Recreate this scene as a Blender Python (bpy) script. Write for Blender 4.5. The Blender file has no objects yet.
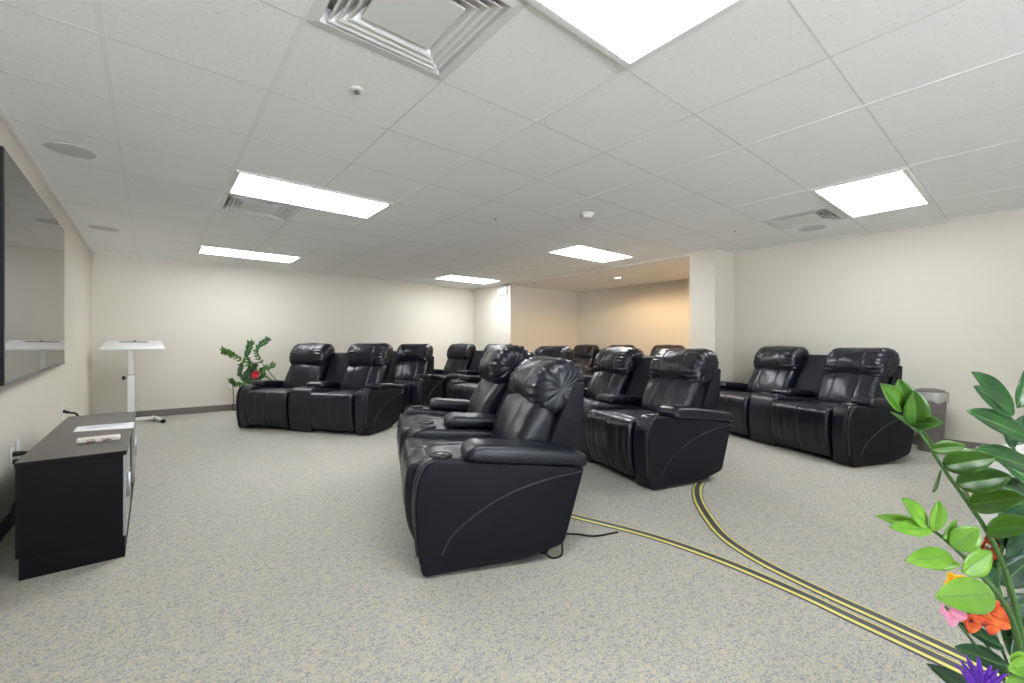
import bpy, bmesh, math, random
from mathutils import Vector, Matrix, noise
random.seed(7)
scn = bpy.context.scene
C = scn.collection
PI = math.pi

# ------------------------------------------------------------------ camera, world, exposure
CAMH = 1.06
CEIL = CAMH + 1.25
YAW = math.radians(39.6)
cam_d = bpy.data.cameras.new('camera'); cam = bpy.data.objects.new('camera', cam_d); C.objects.link(cam)
cam_d.sensor_width = 36.0; cam_d.lens = 435.0 / 1024 * 36; cam_d.shift_y = 2.5 / 1024; cam_d.clip_start = 0.02
cam.location = (0, 0, CAMH); cam.rotation_euler = (PI / 2, 0, -YAW)
scn.camera = cam
w = bpy.data.worlds.new('world'); scn.world = w; w.use_nodes = True
bg = w.node_tree.nodes['Background']; bg.inputs[1].default_value = 14.0     # added daylight fill: dim bluish sky, ground extra bright to lift the ceiling
wt = w.node_tree.nodes.new('ShaderNodeTexCoord'); wx = w.node_tree.nodes.new('ShaderNodeSeparateXYZ'); wm = w.node_tree.nodes.new('ShaderNodeMapRange'); wc = w.node_tree.nodes.new('ShaderNodeMixRGB')
wm.inputs[1].default_value = -0.02; wm.inputs[2].default_value = 0.02
wc.inputs[1].default_value = (1.75, 1.86, 2.0, 1); wc.inputs[2].default_value = (0.25, 0.29, 0.34, 1)
w.node_tree.links.new(wt.outputs['Generated'], wx.inputs[0]); w.node_tree.links.new(wx.outputs['Z'], wm.inputs[0]); w.node_tree.links.new(wm.outputs[0], wc.inputs[0]); w.node_tree.links.new(wc.outputs[0], bg.inputs[0])
scn.view_settings.view_transform = 'Standard'; scn.view_settings.look = 'None'
scn.view_settings.gamma = 1.0; scn.view_settings.use_curve_mapping = False
scn.view_settings.exposure = 0.36
try:
    scn.cycles.max_bounces = 10; scn.cycles.diffuse_bounces = 7; scn.cycles.glossy_bounces = 4
    scn.cycles.sample_clamp_indirect = 6.0
except Exception: pass
PANEL_POWER = 14.5          # emission of the ceiling light lenses
SPOT_POWER = 72.0          # recessed warm downlights in the alcove

# ------------------------------------------------------------------ materials
def mat(name, col, rough=0.5, spec=0.5, metal=0.0, bump=None, coat=0.0, emit=None, ior=None):
    m = bpy.data.materials.new(name); m.use_nodes = True
    nt = m.node_tree; b = nt.nodes['Principled BSDF']
    b.inputs['Base Color'].default_value = (*col, 1); b.inputs['Roughness'].default_value = rough
    b.inputs['Specular IOR Level'].default_value = spec; b.inputs['Metallic'].default_value = metal
    b.inputs['Coat Weight'].default_value = coat
    if ior: b.inputs['IOR'].default_value = ior
    if emit: b.inputs['Emission Color'].default_value = (*emit[0], 1); b.inputs['Emission Strength'].default_value = emit[1]
    if bump:                                        # list of (scale, strength, distance)
        prev = None
        for sc, st, di in bump:
            tc = nt.nodes.new('ShaderNodeTexCoord'); nz = nt.nodes.new('ShaderNodeTexNoise')
            nz.inputs['Scale'].default_value = sc; nz.inputs['Detail'].default_value = 4
            nt.links.new(tc.outputs['Object'], nz.inputs['Vector'])
            bp = nt.nodes.new('ShaderNodeBump'); bp.inputs['Strength'].default_value = st; bp.inputs['Distance'].default_value = di
            nt.links.new(nz.outputs['Fac'], bp.inputs['Height'])
            if prev: nt.links.new(prev.outputs[0], bp.inputs['Normal'])
            prev = bp
        nt.links.new(prev.outputs[0], b.inputs['Normal'])
    return m
def ramp_noise(m, stops, scale, detail=3, kind='noise', coord='Object', stretch=(1, 1, 1), bump=None):
    nt = m.node_tree; b = nt.nodes['Principled BSDF']
    tc = nt.nodes.new('ShaderNodeTexCoord'); mp = nt.nodes.new('ShaderNodeMapping'); mp.inputs['Scale'].default_value = stretch
    nt.links.new(tc.outputs[coord], mp.inputs['Vector'])
    if kind == 'noise':
        n = nt.nodes.new('ShaderNodeTexNoise'); n.inputs['Detail'].default_value = detail; out = n.outputs['Fac']
    else:
        n = nt.nodes.new('ShaderNodeTexVoronoi'); out = n.outputs['Distance']
    n.inputs['Scale'].default_value = scale
    nt.links.new(mp.outputs[0], n.inputs['Vector'])
    r = nt.nodes.new('ShaderNodeValToRGB')
    while len(r.color_ramp.elements) < len(stops): r.color_ramp.elements.new(0.5)
    for e, (p, c) in zip(r.color_ramp.elements, stops): e.position = p; e.color = (*c, 1)
    nt.links.new(out, r.inputs[0]); nt.links.new(r.outputs[0], b.inputs['Base Color'])
    if bump:
        bp = nt.nodes.new('ShaderNodeBump'); bp.inputs['Strength'].default_value = bump[0]; bp.inputs['Distance'].default_value = bump[1]
        nt.links.new(out, bp.inputs['Height']); nt.links.new(bp.outputs[0], b.inputs['Normal'])
    return m
def carpet_material():
    m = mat('carpet', (0.4, 0.38, 0.33), 0.95, 0.1); nt = m.node_tree; b = nt.nodes['Principled BSDF']
    N = nt.nodes.new; L = nt.links.new
    tc = N('ShaderNodeTexCoord'); mp = N('ShaderNodeMapping'); mp.inputs['Scale'].default_value = (1, 1.5, 1)
    mp.inputs['Rotation'].default_value = (0, 0, 0.4); L(tc.outputs['Object'], mp.inputs[0])
    wv = N('ShaderNodeTexNoise'); wv.inputs['Scale'].default_value = 62; wv.inputs['Detail'].default_value = 2.5; wv.inputs['Distortion'].default_value = 1.6
    L(mp.outputs[0], wv.inputs['Vector'])
    r = N('ShaderNodeValToRGB'); cr = r.color_ramp
    cr.elements[0].position = 0.36; cr.elements[0].color = (0.335, 0.345, 0.365, 1)
    cr.elements[1].position = 0.64; cr.elements[1].color = (0.635, 0.575, 0.395, 1)
    e = cr.elements.new(0.48); e.color = (0.50, 0.495, 0.465, 1); e = cr.elements.new(0.54); e.color = (0.585, 0.56, 0.49, 1)
    L(wv.outputs['Fac'], r.inputs[0])
    n2 = N('ShaderNodeTexNoise'); n2.inputs['Scale'].default_value = 260; n2.inputs['Detail'].default_value = 2; L(tc.outputs['Object'], n2.inputs['Vector'])
    r2 = N('ShaderNodeValToRGB'); r2.color_ramp.elements[0].position = 0.3; r2.color_ramp.elements[0].color = (0.62, 0.62, 0.62, 1)
    r2.color_ramp.elements[1].position = 0.65; r2.color_ramp.elements[1].color = (0.97, 0.97, 0.955, 1); L(n2.outputs['Fac'], r2.inputs[0])
    mx = N('ShaderNodeMixRGB'); mx.blend_type = 'MULTIPLY'; mx.inputs[0].default_value = 1
    L(r.outputs[0], mx.inputs[1]); L(r2.outputs[0], mx.inputs[2]); L(mx.outputs[0], b.inputs['Base Color'])
    ad = N('ShaderNodeMath'); ad.operation = 'ADD'; L(wv.outputs['Fac'], ad.inputs[0]); L(n2.outputs['Fac'], ad.inputs[1])
    bp = N('ShaderNodeBump'); bp.inputs['Strength'].default_value = 0.6; bp.inputs['Distance'].default_value = 0.006
    L(ad.outputs[0], bp.inputs['Height']); L(bp.outputs[0], b.inputs['Normal'])
    return m
def tile_material():
    m = mat('ceiling_tile', (0.8, 0.8, 0.79), 0.9, 0.1); nt = m.node_tree; b = nt.nodes['Principled BSDF']
    N = nt.nodes.new; L = nt.links.new
    tc = N('ShaderNodeTexCoord'); n = N('ShaderNodeTexNoise'); n.inputs['Scale'].default_value = 55; n.inputs['Detail'].default_value = 5; n.inputs['Roughness'].default_value = 0.7
    L(tc.outputs['Object'], n.inputs['Vector'])
    r = N('ShaderNodeValToRGB'); cr = r.color_ramp
    cr.elements[0].position = 0.31; cr.elements[0].color = (0.68, 0.675, 0.66, 1)
    cr.elements[1].position = 0.41; cr.elements[1].color = (0.91, 0.91, 0.91, 1)
    L(n.outputs['Fac'], r.inputs[0]); L(r.outputs[0], b.inputs['Base Color'])
    bp = N('ShaderNodeBump'); bp.inputs['Strength'].default_value = 0.25; bp.inputs['Distance'].default_value = 0.004
    L(n.outputs['Fac'], bp.inputs['Height']); L(bp.outputs[0], b.inputs['Normal'])
    return m
def lens_material(power):
    m = bpy.data.materials.new('light_lens'); m.use_nodes = True; nt = m.node_tree; N = nt.nodes.new; L = nt.links.new
    b = nt.nodes['Principled BSDF']; b.inputs['Base Color'].default_value = (0.9, 0.9, 0.9, 1)
    tc = N('ShaderNodeTexCoord'); sx = N('ShaderNodeSeparateXYZ'); L(tc.outputs['Object'], sx.inputs[0])
    ab = N('ShaderNodeMath'); ab.operation = 'ABSOLUTE'; L(sx.outputs['Y'], ab.inputs[0])
    r = N('ShaderNodeMapRange'); r.inputs[1].default_value = 0.0; r.inputs[2].default_value = 0.10
    r.inputs[3].default_value = power * 0.62; r.inputs[4].default_value = power; L(ab.outputs[0], r.inputs[0])
    b.inputs['Emission Color'].default_value = (0.93, 0.965, 1.0, 1); L(r.outputs[0], b.inputs['Emission Strength'])
    return m
M = {}
M['wall'] = mat('cream_wall_paint', (0.63, 0.598, 0.523), 0.75, 0.25, bump=[(220, 0.05, 0.001)])
M['ceil'] = tile_material()
M['tee'] = mat('white_ceiling_tee', (0.86, 0.86, 0.86), 0.5, 0.3)
M['groove'] = mat('tile_score_line', (0.70, 0.70, 0.69), 0.8, 0.2)
M['drywall'] = mat('white_drywall', (0.8, 0.79, 0.76), 0.85, 0.2)
M['carpet'] = carpet_material()
M['base'] = mat('grey_rubber_base', (0.15, 0.135, 0.12), 0.5, 0.4)
M['leather'] = mat('black_leather', (0.005, 0.0062, 0.0125), 0.31, 0.5, bump=[(420, 0.10, 0.001), (26, 0.16, 0.006)])
M['leather2'] = mat('black_console_leather', (0.006, 0.007, 0.0135), 0.38, 0.45, bump=[(420, 0.10, 0.001), (9, 0.10, 0.008)])
M['vinyl'] = mat('black_matte_vinyl', (0.0075, 0.0082, 0.0125), 0.55, 0.2, bump=[(380, 0.12, 0.001)])
M['piping'] = mat('grey_black_piping', (0.03, 0.031, 0.036), 0.5, 0.4)
M['plastic'] = mat('black_plastic', (0.012, 0.012, 0.013), 0.4, 0.5)
M['rubber'] = mat('black_rubber', (0.01, 0.01, 0.01), 0.6, 0.3)
M['steel'] = mat('brushed_steel', (0.5, 0.5, 0.52), 0.3, 0.5, 1.0)
M['darksteel'] = mat('dark_steel', (0.12, 0.12, 0.13), 0.3, 0.5, 1.0)
M['screen'] = mat('glossy_screen', (0.006, 0.006, 0.007), 0.03, 1.0, ior=1.9)
M['bezel'] = mat('black_bezel', (0.004, 0.004, 0.005), 0.5, 0.2)
M['bezel_grey'] = mat('grey_bezel_strip', (0.13, 0.13, 0.13), 0.4, 0.5)
M['white'] = mat('white_powder_coat', (0.8, 0.8, 0.8), 0.35, 0.5)
M['white_plastic'] = mat('white_plastic', (0.76, 0.76, 0.74), 0.4, 0.5)
M['diffuser'] = mat('white_diffuser_metal', (0.74, 0.74, 0.735), 0.45, 0.4)
M['speaker'] = mat('grey_speaker_grille', (0.60, 0.60, 0.60), 0.8, 0.2, bump=[(900, 0.3, 0.001)])
M['blackwood'] = mat('black_wood_veneer', (0.006, 0.0058, 0.0075), 0.55, 0.14, bump=[(60, 0.05, 0.002)])
M['blackwood_sheen'] = mat('black_wood_sheen', (0.105, 0.096, 0.088), 0.36, 0.5, bump=[(40, 0.04, 0.002)])  # grey sheen of the reflected wall put into the base colour
M['doorgrey'] = mat('grey_glass_door', (0.32, 0.33, 0.33), 0.2, 0.6)
M['paper'] = mat('white_paper', (0.82, 0.81, 0.84), 0.7, 0.2)
M['printgrey'] = mat('grey_print', (0.38, 0.37, 0.42), 0.7, 0.2)
M['cream'] = mat('cream_cardboard', (0.75, 0.72, 0.64), 0.6, 0.3)
M['brownprint'] = mat('brown_print', (0.22, 0.12, 0.10), 0.6, 0.3)
M['lens'] = [lens_material(PANEL_POWER * q) for q in (0.95, 1.3, 1.05, 1.4)]
M['warm'] = mat('warm_lamp', (1, 0.9, 0.8), 0.5, 0.2, emit=((1.0, 0.78, 0.5), 14.0))
M['leaf'] = ramp_noise(mat('green_leaf', (0.03, 0.12, 0.025), 0.32, 0.5), [(0.35, (0.008, 0.048, 0.012)), (0.65, (0.022, 0.105, 0.020))], 14)
M['leaf_lime'] = ramp_noise(mat('lime_leaf', (0.1, 0.35, 0.03), 0.32, 0.5), [(0.35, (0.085, 0.25, 0.012)), (0.65, (0.19, 0.40, 0.035))], 14)
M['leaf_mid'] = ramp_noise(mat('mid_green_leaf', (0.1, 0.35, 0.03), 0.32, 0.5), [(0.35, (0.020, 0.085, 0.006)), (0.65, (0.065, 0.18, 0.010))], 12)
M['leaf_dark'] = ramp_noise(mat('dark_leaf', (0.01, 0.05, 0.02), 0.28, 0.5), [(0.35, (0.010, 0.045, 0.018)), (0.65, (0.022, 0.095, 0.035))], 12)
M['midrib'] = mat('pale_leaf_rib', (0.11, 0.26, 0.06), 0.4, 0.4)
M['stalk'] = mat('green_stalk', (0.06, 0.15, 0.035), 0.45, 0.4)
M['red'] = mat('red_petal', (0.62, 0.03, 0.05), 0.5, 0.3)
M['orange'] = ramp_noise(mat('orange_petal', (0.7, 0.1, 0.03), 0.5, 0.3), [(0.36, (0.16, 0.012, 0.01)), (0.44, (0.66, 0.075, 0.022)), (0.7, (0.78, 0.19, 0.04))], 55)
M['pink'] = mat('pink_petal', (0.80, 0.33, 0.48), 0.5, 0.3)
M['yellow'] = mat('yellow_petal', (0.85, 0.47, 0.02), 0.5, 0.3)
M['purple'] = mat('purple_petal', (0.15, 0.03, 0.48), 0.5, 0.3)
M['pot'] = mat('dark_pot', (0.03, 0.028, 0.026), 0.4, 0.5)
M['soil'] = mat('dark_soil', (0.02, 0.016, 0.012), 0.9, 0.1, bump=[(60, 0.8, 0.01)])
M['tape_yellow'] = mat('yellow_stripe', (0.66, 0.60, 0.16), 0.5, 0.4)
M['tape_dark'] = mat('dark_grey_stripe', (0.055, 0.055, 0.065), 0.5, 0.4)
M['bin'] = mat('grey_brown_plastic', (0.15, 0.13, 0.125), 0.5, 0.4)
M['bag'] = mat('clear_bin_liner', (0.40, 0.38, 0.35), 0.25, 0.6)
M['gold'] = mat('gold_print', (0.60, 0.40, 0.09), 0.5, 0.4)
M['boxwhite'] = mat('white_card', (0.80, 0.78, 0.78), 0.6, 0.3)

# ------------------------------------------------------------------ helpers
def link(name, bm, m, parent=None, smooth=False, loc=None):
    bmesh.ops.recalc_face_normals(bm, faces=bm.faces)
    me = bpy.data.meshes.new(name); bm.to_mesh(me); bm.free()
    for mm in (m if isinstance(m, (list, tuple)) else [m]): me.materials.append(mm)
    if smooth:
        for p in me.polygons: p.use_smooth = True
        if smooth != 'full':
            try: me.set_sharp_from_angle(angle=math.radians(42))
            except Exception: pass
    o = bpy.data.objects.new(name, me); C.objects.link(o)
    if parent: o.parent = parent
    if loc: o.location = loc
    return o
def tag(o, label=None, cat=None, group=None, kind=None):
    if label: o['label'] = label
    if cat: o['category'] = cat
    if group: o['group'] = group
    if kind: o['kind'] = kind
    return o
def empty(name, loc, rz=0.0, label=None, cat=None, group=None):
    o = bpy.data.objects.new(name, None); C.objects.link(o); o.location = loc; o.rotation_euler = (0, 0, rz); o.empty_display_size = 0.1
    return tag(o, label, cat, group)
def box(bm, a, b, mi=0, bev=0.0, seg=2):
    x0, y0, z0 = a; x1, y1, z1 = b
    t = bmesh.new() if bev else bm
    v = [t.verts.new(p) for p in ((x0, y0, z0), (x1, y0, z0), (x1, y1, z0), (x0, y1, z0), (x0, y0, z1), (x1, y0, z1), (x1, y1, z1), (x0, y1, z1))]
    for f in ((0, 3, 2, 1), (4, 5, 6, 7), (0, 1, 5, 4), (1, 2, 6, 5), (2, 3, 7, 6), (3, 0, 4, 7)):
        t.faces.new([v[i] for i in f]).material_index = mi
    if bev:
        bmesh.ops.bevel(t, geom=list(t.edges), offset=bev, segments=seg, affect='EDGES', profile=0.5)
        for f in t.faces: f.material_index = mi
        merge(bm, t)
def merge(bm, t, mtx=None):
    if mtx is not None: t.transform(mtx)
    me = bpy.data.meshes.new('tmp'); t.to_mesh(me); t.free(); bm.from_mesh(me); bpy.data.meshes.remove(me)
def tube(bm, pts, r, n=10, mi=0, cap=True):
    pts = [Vector(p) for p in pts]; rr = r if isinstance(r, (list, tuple)) else [r] * len(pts)
    rings = []; ref = None
    for i, p in enumerate(pts):
        t = (pts[min(i + 1, len(pts) - 1)] - pts[max(i - 1, 0)]).normalized()
        if ref is None:
            ref = Vector((0, 0, 1)) if abs(t.z) < 0.9 else Vector((1, 0, 0))
        a = (ref - t * ref.dot(t)).normalized(); ref = a; b = t.cross(a)
        rings.append([bm.verts.new(p + (a * math.cos(2 * PI * k / n) + b * math.sin(2 * PI * k / n)) * rr[i]) for k in range(n)])
    for i in range(len(rings) - 1):
        for k in range(n):
            f = bm.faces.new((rings[i][k], rings[i][(k + 1) % n], rings[i + 1][(k + 1) % n], rings[i + 1][k])); f.material_index = mi
    if cap:
        bm.faces.new(rings[0][::-1]).material_index = mi; bm.faces.new(rings[-1]).material_index = mi
def lathe(bm, prof, n=32, c=(0, 0, 0), mi=0):
    rings = []
    for r, z in prof:
        if r < 1e-5: rings.append([bm.verts.new((c[0], c[1], c[2] + z))])
        else: rings.append([bm.verts.new((c[0] + r * math.cos(2 * PI * k / n), c[1] + r * math.sin(2 * PI * k / n), c[2] + z)) for k in range(n)])
    for A, B in zip(rings, rings[1:]):
        for k in range(n):
            k2 = (k + 1) % n
            if len(A) == 1 and len(B) == 1: continue
            if len(A) == 1: f = bm.faces.new((A[0], B[k2], B[k]))
            elif len(B) == 1: f = bm.faces.new((A[k], A[k2], B[0]))
            else: f = bm.faces.new((A[k], A[k2], B[k2], B[k]))
            f.material_index = mi
def bez(pts, n=24):
    """Catmull-Rom through points"""
    P = [Vector(p) for p in pts]; P = [P[0] * 2 - P[1]] + P + [P[-1] * 2 - P[-2]]; out = []
    segs = len(P) - 3
    for s in range(segs):
        a, b, c, d = P[s:s + 4]; m = max(2, n // segs)
        for i in range(m + (1 if s == segs - 1 else 0)):
            t = i / m
            out.append(0.5 * ((2 * b) + (c - a) * t + (2 * a - 5 * b + 4 * c - d) * t * t + (3 * b - a - 3 * c + d) * t ** 3))
    return out
def rounded(pts, r=0.02, ds=0.018):
    """closed polygon (x,z[,radius]) -> dense polygon with rounded corners"""
    n = len(pts); raw = []
    for i in range(n):
        p = Vector(pts[i][:2]); a = Vector(pts[i - 1][:2]); b = Vector(pts[(i + 1) % n][:2])
        rr = pts[i][2] if len(pts[i]) > 2 else r
        da = min(rr, (a - p).length * 0.48); db = min(rr, (b - p).length * 0.48)
        s = p + (a - p).normalized() * da; e = p + (b - p).normalized() * db
        for k in range(6):
            t = k / 5; raw.append(s * (1 - t) ** 2 + p * 2 * t * (1 - t) + e * t * t)
    L = [0]
    for i in range(len(raw)): L.append(L[-1] + (raw[(i + 1) % len(raw)] - raw[i]).length)
    N = max(16, int(L[-1] / ds)); out = []; j = 0
    for k in range(N):
        q = L[-1] * k / N
        while L[j + 1] < q: j += 1
        t = (q - L[j]) / max(1e-9, L[j + 1] - L[j])
        out.append(raw[j].lerp(raw[(j + 1) % len(raw)], t))
    area = sum(out[i].x * out[(i + 1) % N].y - out[(i + 1) % N].x * out[i].y for i in range(N))
    if area < 0: out.reverse()
    return out
def soft(bm, prof, y0, y1, r=0.02, disp=None, extra=(), dy=0.03, k_round=5, mi=0):
    """sweep a closed side profile along y with rounded ends; disp(u, y, x, z) moves the skin along its normal"""
    n = len(prof); nr = []
    for i in range(n):
        t = prof[(i + 1) % n] - prof[i - 1]; nv = Vector((t.y, -t.x)); nr.append(nv.normalized() if nv.length > 1e-9 else Vector((0, 0)))
    st = {}
    for k in range(k_round + 1):
        a = k / k_round * PI / 2
        st[round(y0 + r * (1 - math.cos(a)), 5)] = r * (1 - math.sin(a)); st[round(y1 - r * (1 - math.cos(a)), 5)] = r * (1 - math.sin(a))
    m = max(1, int((y1 - y0 - 2 * r) / dy))
    for k in range(1, m): st[round(y0 + r + (y1 - y0 - 2 * r) * k / m, 5)] = 0.0
    for e in extra:
        for q in (-0.009, -0.0045, 0, 0.0045, 0.009): st[round(e + q, 5)] = 0.0
    rings = []
    for y in sorted(st):
        ins = st[y]; ring = []
        for i in range(n):
            o = -ins
            if disp: o += disp(i / n, y, prof[i].x, prof[i].y)
            p = prof[i] + nr[i] * o
            ring.append(bm.verts.new((p.x, y, p.y)))
        rings.append(ring)
    for A, B in zip(rings, rings[1:]):
        for i in range(n):
            bm.faces.new((A[i], B[i], B[(i + 1) % n], A[(i + 1) % n])).material_index = mi
    for R in (rings[0], rings[-1]):
        c = Vector((0, 0, 0))
        for v in R: c += v.co
        cv = bm.verts.new(c / n)
        for i in range(n): bm.faces.new((R[i], R[(i + 1) % n], cv)).material_index = mi
def sm(a, b, x):
    t = max(0, min(1, (x - a) / (b - a))); return t * t * (3 - 2 * t)
def nz(x, y, z): return noise.noise(Vector((x, y, z)))
def copy_tree(o, parent=None):
    c = o.copy(); C.objects.link(c)
    if parent: c.parent = parent
    for ch in list(o.children): copy_tree(ch, c)
    return c
def at(x, y, d):
    """point of the place that the camera sees at pixel (x, y) at depth d metres"""
    r = (x - 512) / 435 * d
    return Vector((math.sin(YAW) * d + math.cos(YAW) * r, math.cos(YAW) * d - math.sin(YAW) * r, CAMH - (y - 344) / 435 * d))
def on_floor(x, y, z=0.0): return at(x, y, (CAMH - z) * 435 / (y - 344))

# ------------------------------------------------------------------ room shell
XL, XR, YB, YF = -0.63, 6.2, 8.2, -4.0
XA, XAB, YA1, YP, YC = 5.65, 7.65, 6.88, 3.03, 2.68      # alcove opening plane, its back, its left side, pillar edges
ZA = CEIL - 0.045
def struct(name, bm, m): return tag(link(name, bm, m), kind='structure')
b = bmesh.new(); box(b, (XL - 0.2, YF - 0.2, -0.1), (XAB + 0.2, YB + 0.2, 0)); struct('floor', b, M['carpet'])
GX, GY, PX, PY = 0.452, 0.578, 0.6075, 0.6125           # ceiling grid origin and pitch
VENTS = ((0, 1), (0, 6), (7, 1))                          # grid cells that hold a square vent
b = bmesh.new(); xs = sorted({XL - 0.2, XA, XR + 0.2, GX, GX + PX, GX + 7 * PX, GX + 8 * PX}); ys = sorted({YF - 0.2, YC, YB + 0.2} | {GY + k * PY for k in (1, 2, 6, 7)})
for xa, xb in zip(xs, xs[1:]):
    for ya, yb in zip(ys, ys[1:]):
        if xa >= XA - 1e-6 and ya >= YC - 1e-6: continue
        if any(abs(xa - (GX + u * PX)) < 1e-4 and abs(ya - (GY + v * PY)) < 1e-4 for u, v in VENTS): continue
        if xa >= GX + 7 * PX - 1e-4 and abs(ya - GY - PY) < 1e-4 and xb <= GX + 8 * PX + 1e-4 and xa < GX + 8 * PX - 1e-4: continue
        box(b, (xa, ya, CEIL), (xb, yb, CEIL + 0.1))
bmesh.ops.remove_doubles(b, verts=b.verts, dist=1e-5)
struct('ceiling', b, M['ceil'])
b = bmesh.new(); box(b, (XA, YP, ZA), (XAB + 0.2, YA1 + 0.2, CEIL + 0.1)); box(b, (XR + 0.15, YC - 0.1, ZA), (XAB + 0.2, YP, CEIL + 0.1)); b.normal_update()
for f in b.faces:
    if f.normal.x < -0.9: f.material_index = 1
struct('ceiling_alcove', b, [M['drywall'], M['wall']])
b = bmesh.new(); box(b, (XL - 0.15, YF - 0.15, 0), (XL, YB + 0.15, CEIL)); struct('wall_left', b, M['wall'])
b = bmesh.new(); box(b, (XL, YB, 0), (XA + 0.15, YB + 0.15, CEIL)); struct('wall_back', b, M['wall'])
b = bmesh.new(); box(b, (XL, YF - 0.15, 0), (XR + 0.15, YF, 0.25)); box(b, (XL, YF - 0.15, 2.2), (XR + 0.15, YF, CEIL)); box(b, (XL, YF - 0.15, 0.25), (XL + 0.2, YF, 2.2)); box(b, (1.5, YF - 0.15, 0.25), (XR + 0.15, YF, 2.2)); struct('wall_front', b, M['wall'])   # unseen opening added behind the camera to let in fill light for the ceiling
b = bmesh.new(); box(b, (XR, YF, 0), (XR + 0.15, YC, CEIL)); struct('wall_right', b, M['wall'])
b = bmesh.new(); box(b, (XA, YA1 + 0.0, 0), (XA + 0.15, YB, CEIL)); box(b, (XA + 0.15, YA1, 0), (XAB, YA1 + 0.15, ZA)); struct('wall_alcove_left', b, M['wall'])
b = bmesh.new(); box(b, (XAB, YC - 0.1, 0), (XAB + 0.15, YA1 + 0.15, ZA)); struct('wall_alcove_back', b, M['wall'])
b = bmesh.new(); box(b, (XA, YC, 0), (XR + 0.15, YP, CEIL)); struct('wall_pillar', b, M['wall'])
b = bmesh.new(); box(b, (XR + 0.15, YC - 0.1, 0), (XAB, YC, ZA)); struct('wall_alcove_right', b, M['wall'])
bh, bt = 0.10, 0.008
def baseboard(name, a, c):
    b = bmesh.new(); box(b, (min(a[0], c[0]), min(a[1], c[1]), 0), (max(a[0], c[0]), max(a[1], c[1]), bh), bev=0.002, seg=1); struct(name, b, M['base'])
baseboard('baseboard_left', (XL, YF), (XL + bt, YB))
baseboard('baseboard_back', (XL + bt, YB - bt), (XA - bt, YB))
baseboard('baseboard_right', (XR - bt, YF), (XR, YC - bt))
baseboard('baseboard_pillar', (XA - bt, YC - bt), (XR, YC)); baseboard('baseboard_pillar_front', (XA - bt, YC), (XA, YP))
baseboard('baseboard_stub', (XA - bt, YA1 - bt), (XA, YB)); baseboard('baseboard_alcove_left', (XA, YA1 - bt), (XAB, YA1))
baseboard('baseboard_alcove_back', (XAB - bt, YC), (XAB, YA1 - bt))
# ceiling grid: white tees, thin score lines across the long tiles
b = bmesh.new()
def xend(y): return XR if y < YC else XA
k = -8
while GY + k * PY < YB:
    y = GY + k * PY; k += 1
    if y > YF: box(b, (XL, y - 0.0045, CEIL - 0.0006), (xend(y), y + 0.0045, CEIL), 1)
for k in range(-1, 10):
    x = GX + k * PX
    if x < XL: continue
    main = (k % 2 == 0) or k == -1
    hw = 0.012 if main else 0.004
    box(b, (x - hw, YF, CEIL - (0.003 if main else 0.001)), (x + hw, YB if x < XA else YC, CEIL), 0 if main else 1)
struct('trim_1', b, [M['tee'], M['groove']])
b = bmesh.new()                                    # wall angle round the edge of the ceiling
box(b, (XL, YF, CEIL - 0.018), (XL + 0.022, YB, CEIL)); box(b, (XL, YB - 0.02, CEIL - 0.006), (XA, YB, CEIL)); box(b, (XR - 0.02, YF, CEIL - 0.006), (XR, YC, CEIL))
struct('trim_2', b, M['tee'])

# ------------------------------------------------------------------ ceiling fittings
def cx(u): return GX + u * PX
def cy(v): return GY + v * PY
def ceiling_light(u, v, label):
    x, y = (cx(u) + cx(u + 2)) / 2, (cy(v) + cy(v + 1)) / 2
    t = empty('ceiling_light', (x, y, CEIL), 0, label, 'ceiling light', 'ceiling panel lights')
    hx, hy = PX - 0.012, PY / 2 - 0.012
    b = bmesh.new()
    for a, c in (((-hx, -hy), (hx, -hy + .03)), ((-hx, hy - .03), (hx, hy)), ((-hx, -hy + .03), (-hx + .03, hy - .03)), ((hx - .03, -hy + .03), (hx, hy - .03))):
        box(b, (a[0], a[1], -0.012), (c[0], c[1], -0.0005))
    link('frame', b, M['white'], t)
    b = bmesh.new(); box(b, (-hx + .03, -hy + .03, -0.007), (hx - .03, hy - .03, -0.002)); link('lens', b, M['lens'][v // 5 + (1 if v == 10 and u > 2 else 0)], t)
ceiling_light(0, 0, 'long ceiling panel light at the top edge, nearest the camera, beside the big square vent')
ceiling_light(0, 5, 'long ceiling panel light right behind the smaller square vent, on the left side')
ceiling_light(0, 10, 'long ceiling panel light on the left, closest to the back wall')
ceiling_light(6, 0, 'ceiling panel light on the right, above the row by the right wall')
ceiling_light(6, 5, 'ceiling panel light just in front of the alcove opening, beyond the smoke detector')
ceiling_light(6, 10, 'ceiling panel light far back, above the corner with the exit sign')
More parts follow.
